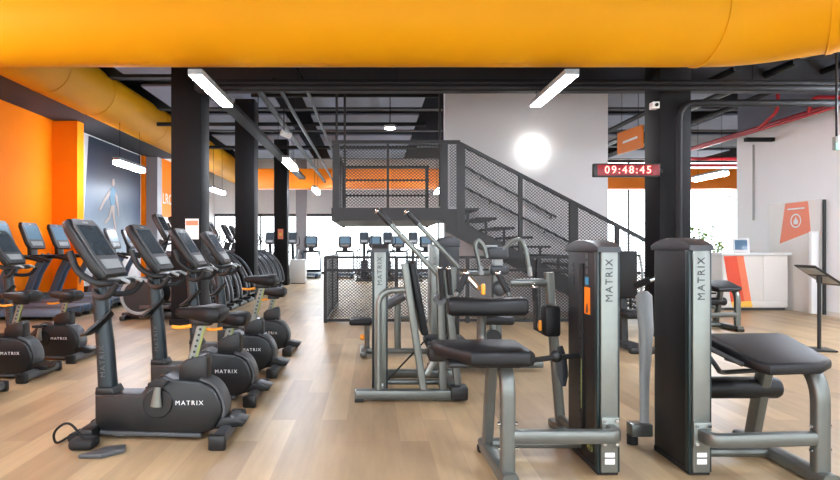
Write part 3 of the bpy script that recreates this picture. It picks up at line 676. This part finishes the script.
# --- right-hand machine (seat on the right of its tower)
def bench_machine(label, loc):
    base = V((1.86, 3.4, 0)); t = thing('leg_curl_machine', label, 'weight machine', loc); o = base
    tower(t, o, 1.80, 1.93, 3.17, 3.61, 1.355)
    hx = 2.45
    hoop = fillet([(hx, 3.06, .03), (hx, 3.06, .655), (hx, 3.42, .69), (hx + .01, 3.50, .6), (hx + .04, 3.66, .05)], .2, 8)
    hoop = fillet([(hx, 3.06, .03), (hx, 3.06, .64), (hx, 3.46, .685)], .24, 10)
    MB(o).sweep(hoop, .042, .034, n=16, up=(1, 0, 0), p=4).build('front_leg', FRAME, t)
    MB(o).sweep([(hx - .01, 3.44, .69), (hx + .03, 3.66, .04)], .036, .045, n=14, up=(1, 0, 0), p=4).build('rear_leg', FRAME, t)
    MB(o).sweep([(hx, 2.98, .045), (hx, 3.74, .045)], .045, .04, n=12, up=(1, 0, 0), p=4).build('floor_beam', FRAME, t)
    for y in (3.0, 3.72): MB(o).box((hx, y, .02), (.11, .06, .04), .008).build('rubber_foot', RUBBER, t)
    arm = fillet([(1.865, 3.17, .24), (1.865, 3.06, .24), (2.42, 3.06, .255)], .09, 8)
    MB(o).sweep(arm, .038, .03, n=14, up=(0, 0, 1), p=4).build('connecting_arm', FRAME, t)
    br = MB(o).b2((1.815, 3.155, .17), (1.915, 3.172, .31), .004).build('bracket', SILVER, t)
    for x in (1.83, 1.90):
        for z in (.19, .29): MB(o).cyl((x, 3.157, z), (x, 3.146, z), .01, n=8).build('bolt', CHROME, br)
    for z in (.19, .32):
        MB(o).cyl((hx - .055, 3.06, z), (hx + .057, 3.06, z), .011, n=8).build('bolt', CHROME, t)
    MB(o).sweep([(1.92, 3.42, .05), (2.42, 3.42, .05)], .03, n=10).build('cross_tube', FRAME, t)
    # bench
    poly = [(2.10, 3.06), (2.14, 3.01), (2.44, 3.03), (2.545, 3.1), (2.60, 3.5), (2.56, 3.54), (2.12, 3.53), (2.07, 3.48)]
    cu = cushion(poly, .61, .675, .022, .18, 3.05, o).build('bench_cushion', VINYL, t)
    MB(o).b2((2.17, 3.12, .60), (2.5, 3.46, .66), .01).build('cushion_plate', BLACK, t)
    MB(o).sweep([(2.0, 3.55, .41), (2.02, 3.55, .41), (2.55, 3.55, .41), (2.57, 3.55, .41)], .068, n=20, radii=[.85, 1, 1, .85]).build('roller_pad', VINYL, t)
    MB(o).cyl((1.92, 3.55, .41), (2.1, 3.55, .41), .022, n=10).build('roller_axle', FRAME, t)
    MB(o).sweep(fillet([(1.93, 3.25, .70), (1.99, 3.22, .60), (2.05, 3.3, .56), (2.3, 3.36, .56)], .05, 4), .014, n=8).build('pull_handle', BLACK, t)
    MB(o).sweep([(1.93, 3.2, .72), (2.08, 3.14, .64)], .014, n=8).build('grip', DKSTEEL, t)
    # rear side: lever plate and foot
    MB(o).sweep([(1.82, 3.76, 1.0), (1.825, 3.76, .97), (1.835, 3.75, .75), (1.81, 3.72, .4), (1.80, 3.7, .12)], .028, .05, n=12, up=(0, 1, 0), radii=[.6, 1.1, 1, .65, .6]).build('lever_plate', LGREY, t)
    MB(o).b2((1.70, 3.66, .055), (1.84, 3.75, .14), .01).build('rear_stub', FRAME, t); MB(o).cyl((1.72, 3.70, 0), (1.72, 3.70, .06), .035, n=14).build('rubber_foot', RUBBER, t)
    MB(o).sweep([(1.9, 3.7, 1.10), (1.81, 3.76, 1.06)], .016, n=8).build('swing_handle', CHROME, t)
    MB(o).sweep([(1.85, 3.73, 1.08), (1.77, 3.78, 1.035)], .024, n=10).build('handle_grip', RUBBER, t)
    return t
lc = bench_machine('nearest leg curl machine with plain dark tower and sloping black bench, at the right', (1.86, 3.4, 0))
dup(lc, (1.86 + 3.2, 3.4 + 5.6, 0), 'distant leg curl machine, its black bench seen in front of the white desk')

# --- centre machine: tower at its right, arm pad over a wide seat
t = thing('arm_curl_machine', 'nearest arm curl machine with a wide black seat and a tower with an orange sticker', 'weight machine', (1.34, 3.4, 0)); o = t.location
tower(t, o, 1.279, 1.408, 3.17, 3.70, 1.345)
fx = 1.279
st = MB(o).b2((fx - .004, 3.40, .12), (fx + .012, 3.455, 1.2), .003).build('weight_slot', RUBBER, t)
for i in range(12): MB(o).b2((fx - .006, 3.41, .14 + .055 * i), (fx + .004, 3.445, .185 + .055 * i), .003).build('weight_plate', DKSTEEL, st)
MB(o).b2((fx - .007, 3.405, .32), (fx + .003, 3.412, .62)).build('cable_guide', YELSTR, st)
sk = MB(o).b2((fx + .004, 3.30, .90), (fx + .0065, 3.385, 1.06)).build('orange_sticker', ORBAND, t)
MB(o).prism([(3.325, .91), (3.36, .905), (3.35, .95), (3.335, .965)], 'x', fx + .002, fx + .006).build('figure_print', DKPRINT, sk)
MB(o).b2((fx + .004, 3.32, 1.075), (fx + .0065, 3.375, 1.12)).build('blue_sticker', TEALP, t)
for i in range(3): MB(o).b2((fx + .004, 3.325, 1.14 + .045 * i), (fx + .0065, 3.365, 1.17 + .045 * i)).build('pictogram', MGREY, t)
lettering('FF3', .06, (fx + .004, 3.30, .12), (0, -1, 0), (0, 0, 1), YELSTR, t, o, name='number_sticker')
lettering('MATRIX', .04, (fx + .004, 3.58, 1.13), (0, 0, 1), (0, 1, 0), MGREY, t, o)
hx = .74
MB(o).sweep(fillet([(hx, 3.06, .03), (hx, 3.06, .655), (hx, 3.42, .665)], .24, 10), .04, .034, n=16, up=(1, 0, 0), p=4).build('front_leg', FRAME, t)
MB(o).sweep([(hx - .02, 3.36, .665), (hx - .02, 3.5, .05)], .032, .04, n=14, up=(1, 0, 0), p=4).build('rear_leg', FRAME, t)
MB(o).sweep([(hx, 2.98, .045), (hx - .02, 3.58, .045)], .045, .04, n=12, up=(1, 0, 0), p=4).build('floor_beam', FRAME, t)
for y in (3.0, 3.56): MB(o).box((hx - .015, y, .02), (.11, .06, .04), .008).build('rubber_foot', RUBBER, t)
MB(o).sweep(fillet([(hx + .03, 3.06, .265), (1.345, 3.06, .265), (1.345, 3.17, .265)], .09, 8), .038, .03, n=14, up=(0, 0, 1), p=4).build('connecting_arm', FRAME, t)
br = MB(o).b2((1.295, 3.155, .17), (1.395, 3.172, .34), .004).build('bracket', SILVER, t)
for x in (1.31, 1.38):
    for z in (.19, .32): MB(o).cyl((x, 3.157, z), (x, 3.146, z), .01, n=8).build('bolt', CHROME, br)
for z in (.2, .335): MB(o).cyl((hx - .053, 3.06, z), (hx + .055, 3.06, z), .011, n=8).build('bolt', CHROME, t)
MB(o).sweep([(hx, 3.46, .09), (1.3, 3.46, .09)], .032, n=10).build('cross_tube', FRAME, t)
cushion([(.36, 3.42), (.36, 3.26), (.40, 3.2), (.53, 2.99), (.84, 2.98), (.88, 3.02), (.88, 3.40), (.85, 3.43)], .655, .74, .028, 0, 0, o).build('seat_cushion', VINYL, t)
MB(o).b2((.42, 3.06, .635), (.82, 3.38, .665), .012).build('seat_plate', BLACK, t)
MB(o).b2((.335, 3.3, .62), (.5, 3.46, .70), .02).build('seat_side_pad', VINYL, t)
MB(o).sweep([(.455, 3.36, .945), (.475, 3.36, .945), (.69, 3.36, .94), (.905, 3.36, .945), (.925, 3.36, .945)], .056, .068, n=20, up=(0, 0, 1), p=3, radii=[.82, 1, .96, 1, .82]).build('arm_pad', VINYL, t)
MB(o).sweep(fillet([(.69, 3.40, .93), (.69, 3.52, .90), (.69, 3.54, .7), (.69, 3.4, .64)], .06, 5), .03, n=10).build('pad_post', FRAME, t)
for s, x, tx in ((-1, .53, .06), (1, .84, -.05)):
    g = MB(o).sweep([(x, 3.46, 1.02), (x + tx, 3.5, 1.13)], .02, n=10).build('handle_grip', RUBBER, t); MB(o).ball((x + tx, 3.5, 1.135), .021, n=10).build('end_cap', CHROME, g)
    MB(o).sweep(fillet([(x, 3.46, 1.02), (x - tx * .4, 3.46, .96), (.69, 3.5, .9)], .04, 4), .014, n=8).build('handle_stem', FRAME, t)
MB(o).sweep([(.57, 3.55, 1.15), (.68, 3.56, 1.03)], .016, n=8).build('link_bar', CHROME, t)
MB(o).box((.695, 3.5, 1.035), (.025, .025, .07), .008).build('yellow_lever', ORKNOB, t)
MB(o).sweep(fillet([(.98, 3.98, 1.045), (1.27, 3.98, 1.045)], .05), .03, n=14).build('upper_arm', FRAME, t)
MB(o).sweep([(1.255, 3.98, 1.12), (1.27, 3.98, .9), (1.34, 3.98, .05)], .032, .034, n=14, up=(0, 1, 0), p=3).build('rear_post', FRAME, t)
MB(o).box((1.34, 3.98, .03), (.12, .2, .058), .012).build('rear_foot', FRAME, t)
MB(o).sweep([(1.34, 3.98, .09), (1.34, 3.7, .09)], .03, n=10).build('rear_link', FRAME, t)
MB(o).b2((1.17, 3.78, .69), (1.28, 3.9, .90), .022).build('side_pad', VINYL, t)
MB(o).sweep([(1.12, 3.84, .93), (1.115, 3.84, 1.02)], .019, n=10).build('side_grip', RUBBER, t); MB(o).ball((1.115, 3.84, 1.025), .02, n=10).build('grip_cap', CHROME, t)
MB(o).sweep([(1.12, 3.84, .93), (1.12, 3.84, .74), (1.2, 3.84, .7)], .014, n=8).build('side_stem', DKSTEEL, t)
MB(o).box((1.135, 3.78, .77), (.02, .02, .07), .006).build('yellow_knob', ORKNOB, t)
MB(o).sweep([(.88, 3.3, .625), (1.1, 3.42, .625), (1.28, 3.46, .63)], .016, n=8).build('linkage_rod', DKSTEEL, t)
MB(o).ball((1.13, 3.44, .63), .04, n=12).build('pivot', BLACK, t)
MB(o).sweep([(1.215, 3.62, .66), (1.225, 3.62, .58), (1.235, 3.62, .47), (1.24, 3.62, .40)], .012, .035, n=12, up=(0, 1, 0), radii=[.5, 1, 1, .4]).build('cam_plate', CAPM, t)

# --- press machine left of centre (long levers)
t = thing('shoulder_press_machine', 'silver press machine with two long slanted levers and an upright black back pad', 'weight machine', (.3, 4.9, 0)); o = t.location
tower(t, o, 0.0, .135, 4.78, 5.2, 1.33)
MB(o).b2((-.145, 4.68, .02), (.80, 4.77, .1), .015).build('base_beam', FRAME, t)
MB(o).b2((-.145, 4.68, 0), (-.07, 4.77, .03), .005).build('rubber_foot', RUBBER, t)
MB(o).b2((.66, 4.64, .02), (.8, 4.78, .14), .02).build('pivot_block', SHROUD, t)
MB(o).b2((.02, 5.45, .02), (.84, 5.53, .1), .015).build('rear_beam', FRAME, t)
MB(o).b2((.66, 4.75, .03), (.74, 5.5, .1), .015).build('side_beam', FRAME, t)
MB(o).sweep(fillet([(.055, 4.725, .08), (.055, 4.725, .93), (.33, 4.74, .94)], .14, 8), .026, n=12).build('curved_tube', SILVER, t)
MB(o).sweep([(.275, 4.73, 1.16), (.44, 4.73, .06)], .03, .032, n=12, up=(0, 1, 0), p=3).build('back_frame', SILVER, t)
Rm = Matrix.Rotation(math.atan2(.115, .62), 3, 'Y').inverted()
MB(o).box((.395, 4.9, .86), (.065, .3, .64), .025, Rm, 3).build('back_pad', VINYL, t)
MB(o).b2((.46, 4.76, .43), (.82, 5.1, .51), .03).build('seat_cushion', VINYL, t)
MB(o).sweep([(.58, 4.74, .44), (.46, 4.74, .22)], .028, .03, n=10, up=(0, 1, 0), p=3).build('seat_brace', SILVER, t)
MB(o).sweep([(.62, 4.93, .43), (.62, 4.93, .1)], .035, n=10).build('seat_post', FRAME, t)
for nme, a, b_ in (('lever', (.05, 4.74, 1.605), (.56, 4.74, 1.065)), ('lever', (.345, 5.55, 1.645), (.86, 5.55, 1.1))):
    a, b_ = V(a), V(b_); lv = MB(o).sweep([a, b_], .022, n=12).build(nme, SILVER, t); d = (a - b_).normalized()
    MB(o).sweep([a - d * .16, a], .026, n=12).build('lever_grip', DKSTEEL, lv); MB(o).ball(a, .027, n=10).build('end_cap', CHROME, lv)
for x0_, x1_, y in ((.575, .60, 4.74), (.62, .735, 4.75)):
    MB(o).sweep([(x0_, y, 1.1), (x1_, y, .06)], .032, .034, n=12, up=(0, 1, 0), p=3).build('upright', FRAME, t)
MB(o).sweep([(.80, 5.5, 1.1), (.76, 5.5, .06)], .03, .034, n=12, up=(0, 1, 0), p=3).build('upright', FRAME, t)
for x, z0, z1 in ((.565, .87, 1.12), (.635, .9, 1.115)):
    g = MB(o).sweep([(x + .02, 4.66, z0), (x, 4.66, z1)], .02, n=10).build('handle_grip', RUBBER, t); MB(o).ball((x, 4.66, z1 + .005), .021, n=10).build('end_cap', CHROME, g)
MB(o).sweep([(.56, 4.66, .88), (.6, 4.74, .86)], .02, n=8).build('handle_pivot', BLACK, t)
MB(o).cyl((.57, 4.68, .86), (.57, 4.78, .86), .05, n=16).build('pivot_disc', MGREY, t)
MB(o).sweep([(.14, 4.82, .16), (.48, 4.82, .52)], .008, n=6).build('cable', RUBBER, t)
MB(o).sweep([(.1, 4.86, .13), (.62, 4.86, .13)], .024, n=10).build('lower_tube', FRAME, t)

# --- standing press machine with curved handles behind
t = thing('pec_machine', 'machine behind the arm pad with two curved silver handles on a grey head', 'weight machine', (1.2, 6.0, 0)); o = t.location
MB(o).b2((.69, 5.75, .03), (.90, 6.1, 1.36), .02).build('tower_shroud', SHROUD, t)
MB(o).prism([(.685, 1.3), (.685, 1.36), (.72, 1.395), (.79, 1.41), (.87, 1.395), (.905, 1.36), (.905, 1.3)], 'y', 5.74, 6.11, .012).build('tower_cap', CAPM, t)
ps = MB(o).b2((.605, 5.74, .02), (.69, 6.08, 1.33), .008).build('side_post', SILVER, t)
lettering('MATRIX', .05, (.647, 5.739, 1.1), (0, 0, 1), (-1, 0, 0), DKPRINT, ps, o, space=1.2)
MB(o).b2((.6, 5.72, 0), (.91, 6.12, .035), .005).build('tower_foot', RUBBER, t)
MB(o).b2((.6, 5.86, .03), (1.8, 5.95, .1), .015).build('base_beam', FRAME, t)
MB(o).b2((1.28, 5.7, .02), (1.40, 6.7, .1), .015).build('base_beam', FRAME, t)
MB(o).sweep([(1.345, 6.05, .08), (1.345, 6.05, 1.05)], .055, .05, n=14, up=(1, 0, 0), p=4).build('column', FRAME, t)
MB(o).b2((1.235, 5.93, 1.17), (1.45, 6.12, 1.30), .025).build('head_housing', CAPM, t)
MB(o).b2((1.27, 5.96, 1.0), (1.46, 6.1, 1.1), .02).build('neck_housing', CAPM, t)
MB(o).b2((1.3, 5.98, 1.09), (1.4, 6.08, 1.19), .008).build('neck_plate', LGREY, t)
MB(o).b2((1.2, 5.97, 1.29), (1.34, 6.05, 1.32), .01).build('head_plate', LGREY, t)
MB(o).ball((1.36, 5.95, .86), .085, (1, .6, 1.0), 16).build('chest_pad', MGREY, t)
D = 5.95
for q in ([(487, 258), (484, 246), (478, 239), (475, 246), (478, 258), (481, 275)], [(503, 250), (513, 240), (521, 239), (526, 250), (530, 276)]):
    h = MB(o).sweep(fillet([at(a, b_, D) for a, b_ in q], .05, 4), .023, n=10).build('curved_handle', SILVER, t)
    MB(o).sweep([at(q[-1][0] - .8, q[-1][1] - 9, D), at(*q[-1], D)], .027, n=10).build('handle_tip', LGREY, h)
MB(o).b2((1.18, 5.85, .48), (1.5, 6.2, .57), .03).build('seat_cushion', VINYL, t)
MB(o).sweep([(1.27, 5.9, .5), (1.27, 5.9, .1)], .035, n=10).build('seat_post', SILVER, t)
MB(o).cyl((1.27, 5.83, .36), (1.27, 5.9, .36), .08, n=18).build('adjust_knob', BLACK, t)
MB(o).sweep([(.9, 5.9, 1.02), (1.25, 6.0, 1.02)], .03, n=10).build('top_link', FRAME, t)

# --- low machine far left behind the press
t = thing('leg_press_machine', 'small low machine with a black seat behind the silver press tower', 'weight machine', (0, 6.75, 0)); o = t.location
MB(o).b2((-.27, 6.6, .37), (.0, 6.9, .44), .025).build('seat_cushion', VINYL, t)
MB(o).sweep([(-.06, 6.75, .38), (-.06, 6.75, .06)], .032, n=12).build('seat_post', FRAME, t)
MB(o).b2((-.13, 6.7, .02), (.75, 6.79, .08), .015).build('base_beam', FRAME, t)
MB(o).b2((-.14, 6.5, .02), (-.06, 7.0, .08), .015).build('cross_beam', FRAME, t)
MB(o).sweep([(.31, 6.75, .05), (.31, 6.75, .72)], .04, .04, n=12, up=(1, 0, 0), p=4).build('upright', FRAME, t)
MB(o).sweep([(.16, 6.68, .60), (.17, 6.68, .61), (.38, 6.68, .72), (.39, 6.68, .725)], .06, n=16, radii=[.8, 1, 1, .8]).build('roller_pad', MGREY, t)
MB(o).box((-.115, 6.6, .24), (.05, .05, .06), .012).build('orange_knob', ORKNOB, t)
MB(o).box((.13, 6.62, .26), (.06, .05, .05), .012).build('orange_knob', ORKNOB, t)
MB(o).sweep([(.31, 6.75, .45), (.75, 6.75, .4), (.75, 6.75, .05)], .03, n=10).build('side_tube', FRAME, t)

# --- dark machine behind the arm-curl tower
t = thing('abdominal_machine', 'dark upright machine with black back pad between the two nearest towers, below the clock', 'weight machine', (3.36, 7.2, 0)); o = t.location
MB(o).b2((3.12, 7.15, .64), (3.40, 7.3, 1.25), .03).build('back_pad', VINYL, t)
MB(o).b2((3.16, 6.95, .40), (3.5, 7.3, .5), .04).build('seat_cushion', VINYL, t)
MB(o).sweep([(3.26, 7.25, .06), (3.26, 7.32, 1.0)], .05, .05, n=12, up=(1, 0, 0), p=4).build('column', DKSTEEL, t)
MB(o).b2((3.16, 6.8, .02), (3.36, 7.7, .09), .02).build('base_beam', DKSTEEL, t)
MB(o).box((3.28, 6.82, .045), (.3, .1, .088), .02).build('foot', BLACK, t)
MB(o).sweep([(3.46, 7.2, .62), (3.48, 7.2, .95), (3.44, 7.2, 1.2)], .016, n=8).build('chain', LGREY, t)
MB(o).sweep([(3.44, 7.2, 1.19), (3.3, 7.25, 1.2)], .016, n=8).build('chain_arm', DKSTEEL, t)
MB(o).sweep([(3.48, 7.2, .62), (3.4, 7.2, .46)], .016, n=8).build('side_arm', DKSTEEL, t)

# ------------------------------------------------------------------ clock, camera, signs, desk, stand
t = thing('digital_clock', 'black digital clock with red glowing digits fixed beside the right hand column', 'clock', (3.585, 7.9, 2.38))
MB().box((0, 0, 0), (.94, .07, .19), .01).build('case', BLACK, t)
MB().box((.02, -.036, 0), (.87, .006, .15), .002).build('face', CLOCKF, t)
lettering('09:48:45', .15, (.01, -.041, .0), (1, 0, 0), (0, 0, 1), REDLED, t, name='digits', space=1.28)
MB().box((.49, .08, 0), (.1, .1, .05), .005).build('bracket', BLACK, t)
t = thing('security_camera', 'small white security camera high on the right hand column', 'camera', (4.09, 8.05, 3.33))
MB().box((-.03, 0, 0), (.1, .12, .1), .012).build('housing', WHITE, t); MB().cyl((-.03, -.06, 0), (-.03, -.075, 0), .025, n=12).build('lens', RUBBER, t)
t = thing('hanging_sign', 'orange hanging sign board under the ceiling right of the stair wall', 'sign', (5.8, 12.6, 3.7))
MB().prism([(-.6, -.27), (.6, -.22), (.6, .28), (-.6, .22)], 'x', -.02, .02).build('board', ORBAND, t)
MB().prism([(-.4, -.03), (.3, -.02), (.3, .03), (-.4, .02)], 'x', -.024, -.019).build('white_line', WHITE, t)
for y in (-.4, .4): MB().cyl((0, y, .2), (0, y, ZC - 3.7), .006, n=6).build('wire', PIPEB, t)
# mural with a runner
t = thing('wall_mural', 'large dark blue mural of a runner in a blue top on the left wall', 'mural', (XL, 16.1, 2.7))
MB().b2((0, -2.3, -1.6), (.03, 2.2, 1.58)).build('print_panel', MURALB, t)
MB().prism([(-2.3, -1.6), (-1.5, -1.6), (-1.15, 1.58), (-2.3, 1.58)], 'x', .028, .034).build('pale_wedge', WALLG, t)
fig = MB().prism([(.15, -.2), (.35, -.15), (.42, .25), (.28, .36), (.12, .28), (.05, .05)], 'x', .03, .036).build('runner_top', TEALP, t)
for poly in ([(.22, .38), (.30, .36), (.38, .46), (.34, .6), (.24, .58), (.2, .48)], [(.14, .28), (.02, .22), (-.3, -.05), (-.55, -.35), (-.5, -.4), (-.22, -.12), (.08, .1)], [(.38, .24), (.55, .1), (.62, -.2), (.66, -.5), (.6, -.5), (.52, -.2), (.4, .05)], [(.15, -.2), (.35, -.16), (.36, -.5), (.5, -.95), (.42, -.98), (.24, -.5)], [(.15, -.2), (.25, -.24), (.05, -.6), (-.25, -.75), (-.28, -.7), (.0, -.52)]):
    MB().prism(poly, 'x', .03, .0355).build('runner_limb', SKIN, t)
t = thing('wall_poster', 'orange wall poster with large white letters left of the nearest black column', 'poster', (XL, 20.7, 3.4))
MB().b2((0, -.75, -1.0), (.03, .95, 1.1)).build('print_panel', ORBAND, t)
lettering('LRO', .55, (.034, 0.05, -.35), (0, 1, 0), (0, 0, 1), WHITE, t)
t = thing('notice', 'white notice with an orange heading taped to the nearest black column', 'notice', at(192, 229, 9.29))
MB().b2((-.11, -.002, -.17), (.11, .008, .17)).build('sheet', PAPER, t); MB().b2((-.1, -.004, .06), (.1, 0, .14)).build('heading', CORAL2, t)
t = thing('notice', 'small orange notice on the far column above the white cabinet', 'notice', at(280.5, 234, 18.99))
MB().b2((-.09, -.002, -.17), (.09, .008, .17)).build('sheet', CORAL2, t); MB().b2((-.05, -.004, -.06), (.05, 0, .04)).build('picture', AMBER, t)
# poster on right wall
t = thing('wall_board', 'white board with a coral poster and round icon on the right wall', 'poster', (XR, 11.4, 1.8)); o = t.location
MB(o).b2((XR - .02, 10.72, .02), (XR, 12.1, 2.22)).build('board', DESK, t)
MB(o).prism([(11.78, 1.37), (10.95, 1.6), (11.02, 2.2), (11.62, 2.2)], 'x', XR - .026, XR - .019).build('coral_print', CORAL2, t)
ring = [(XR - .028, 11.33 + .13 * math.cos(a), 1.83 + .13 * math.sin(a)) for a in [2 * math.pi * k / 28 for k in range(28)]]
MB(o).sweep(ring, .004, .014, n=6, closed=True, up=(1, 0, 0)).build('icon_ring', WHITE, t)
MB(o).prism([(11.38, 1.76), (11.28, 1.76), (11.27, 1.83), (11.3, 1.86), (11.33, 1.91), (11.36, 1.86), (11.39, 1.83)], 'x', XR - .03, XR - .025).build('icon_figure', WHITE, t)
MB(o).b2((XR - .03, 11.1, 2.06), (XR - .025, 11.55, 2.09)).build('heading_line', WHITE, t)
b = MB().b2((8.42, 10.72, .02), (8.56, 10.80, 1.6), .005).build('white_partition', WHITE); tag(b, 'narrow upright white panel at the right end of the desk', 'panel')
pipe([(8.56, 10.6, .02), (8.56, 10.6, 2.2)], .03, DKSTEEL, 'dark vertical strip on the right wall beside the coral poster', 'wall_strip', 'trim')
# reception desk
t = thing('reception_desk', 'white reception desk with a coral graphic on its left front corner', 'reception desk', (7.85, 11.6, 0)); o = t.location
MB(o).b2((7.16, 11.45, .06), (8.5, 12.0, 1.13)).build('body', DESK, t)
MB(o).b2((7.1, 11.38, 1.13), (8.54, 12.05, 1.18), .008).build('worktop', WHITE, t)
MB(o).b2((7.2, 11.5, 0), (8.48, 11.98, .06)).build('plinth', MGREY, t)
for x0, x1 in ((7.18, 7.98), (8.0, 8.48)): MB(o).b2((x0, 11.435, .2), (x1, 11.452, 1.12), .003).build('front_panel', DESK, t)
MB(o).b2((7.18, 11.44, .07), (8.48, 11.452, .19), .003).build('kick_panel', DESK, t)
MB(o).prism([(7.18, 1.11), (7.58, 1.12), (7.74, .2), (7.33, .18)], 'y', 11.428, 11.436).build('coral_graphic', CORAL, t)
MB(o).prism([(7.44, 1.115), (7.58, 1.12), (7.74, .2), (7.6, .195)], 'y', 11.4265, 11.4285).build('coral_stripe', CORAL2, t)
MB(o).prism([(7.33, .18), (7.74, .2), (7.77, .07), (7.37, .07)], 'y', 11.428, 11.436).build('amber_graphic', AMBER, t)
t = thing('payment_terminal', 'white touch terminal with a blue screen standing on the white desk', 'terminal', (7.66, 11.62, 1.18), -.45)
TR = Matrix.Rotation(-.32, 3, 'X')
MB().box((0, .03, .16), (.30, .035, .30), .012, TR).build('body', WHITE, t)
MB().box((0, .012, .165), (.22, .008, .21), .002, TR).build('screen', BLUESCR, t)
MB().box((.02, .10, .14), (.26, .1, .24), .03, TR).build('back_cover', BLACK, t)
MB().b2((-.12, -.04, 0), (.14, .18, .03), .01).build('foot', WHITE, t)
# plant
t = thing('potted_plant', 'leafy green potted plant behind the left end of the white desk', 'plant', (7.65, 12.75, 0))
MB().sweep([(0, 0, 0), (0, 0, .03), (0, 0, .42), (0, 0, .45)], .2, n=20, radii=[.7, .75, 1, .97]).build('pot', POT, t)
MB().cyl((0, 0, .44), (0, 0, .455), .18, n=16).build('soil', SOIL, t)
for i in range(9):
    a = i * 2.4; R = .08 + .05 * (i % 3); hgt = 1.28 + .07 * (i * 5 % 8); tx, ty = math.cos(a) * (.18 + .05 * (i % 4)), math.sin(a) * (.2 + .05 * (i % 3))
    pts = [V((math.cos(a) * .05, math.sin(a) * .05, .44)), V((tx * .5, ty * .5, hgt * .62)), V((tx * 1.3, ty * 1.3, hgt))]
    sm = MB().sweep(fillet(pts, .2, 4), .008, n=6).build('stem', STEMM, t)
    lm = MB()
    for k in range(11):
        q = pts[1].lerp(pts[2], k / 9.5) if k > 2 else pts[0].lerp(pts[1], .6 + .2 * k)
        th = k * 2.2 + i; d = V((math.cos(th), math.sin(th), .25 + .3 * random.random())).normalized(); L = .22 + .1 * random.random()
        s = d.cross(V((0, 0, 1))).normalized() * .05; m1 = q + d * L * .45 + V((0, 0, .02)); tip = q + d * L + V((0, 0, -.04))
        z = V((0, 0, .004))
        lm.rings([[q - s * .15, q + s * .15, q + s * .15 + z, q - s * .15 + z], [m1 - s, m1 + s, m1 + s + z, m1 - s + z], [tip - s * .1, tip + s * .1, tip + s * .1 + z, tip - s * .1 + z]])
    lv = lm.build('foliage', LEAF, sm); lv['kind'] = 'stuff'
# info stand
t = thing('info_stand', 'black floor stand with a tilted reading plate at the right', 'stand', (5.63, 7.05, 0))
MB().cyl((0, 0, .02), (0, 0, .86), .022, n=14).build('pole', BLACK, t)
MB().prism([(-.17, -.13), (.1, -.17), (.17, .1), (-.1, .16)], 'z', 0, .025, .008).build('base_plate', BLACK, t)
R = Matrix.Rotation(math.radians(-33), 3, 'Y').inverted()
MB().box((0, 0, .945), (.45, .34, .018), .004, R).build('reading_plate', DKSTEEL, t)
for s, wv in ((-.11, .15), (.09, .17)): 
    q = R @ V((s, 0, .012)); MB().box(q + V((0, 0, .945)), (wv, .28, .006), .002, R).build('inset_panel', MGREY, t)
    q = R @ V((s, 0, -.012)); MB().box(q + V((0, 0, .945)), (wv, .28, .006), .002, R).build('inset_panel', LGREY, t)
MB().cyl((0, 0, .85), (0, 0, .945), .03, n=12).build('collar', BLACK, t)
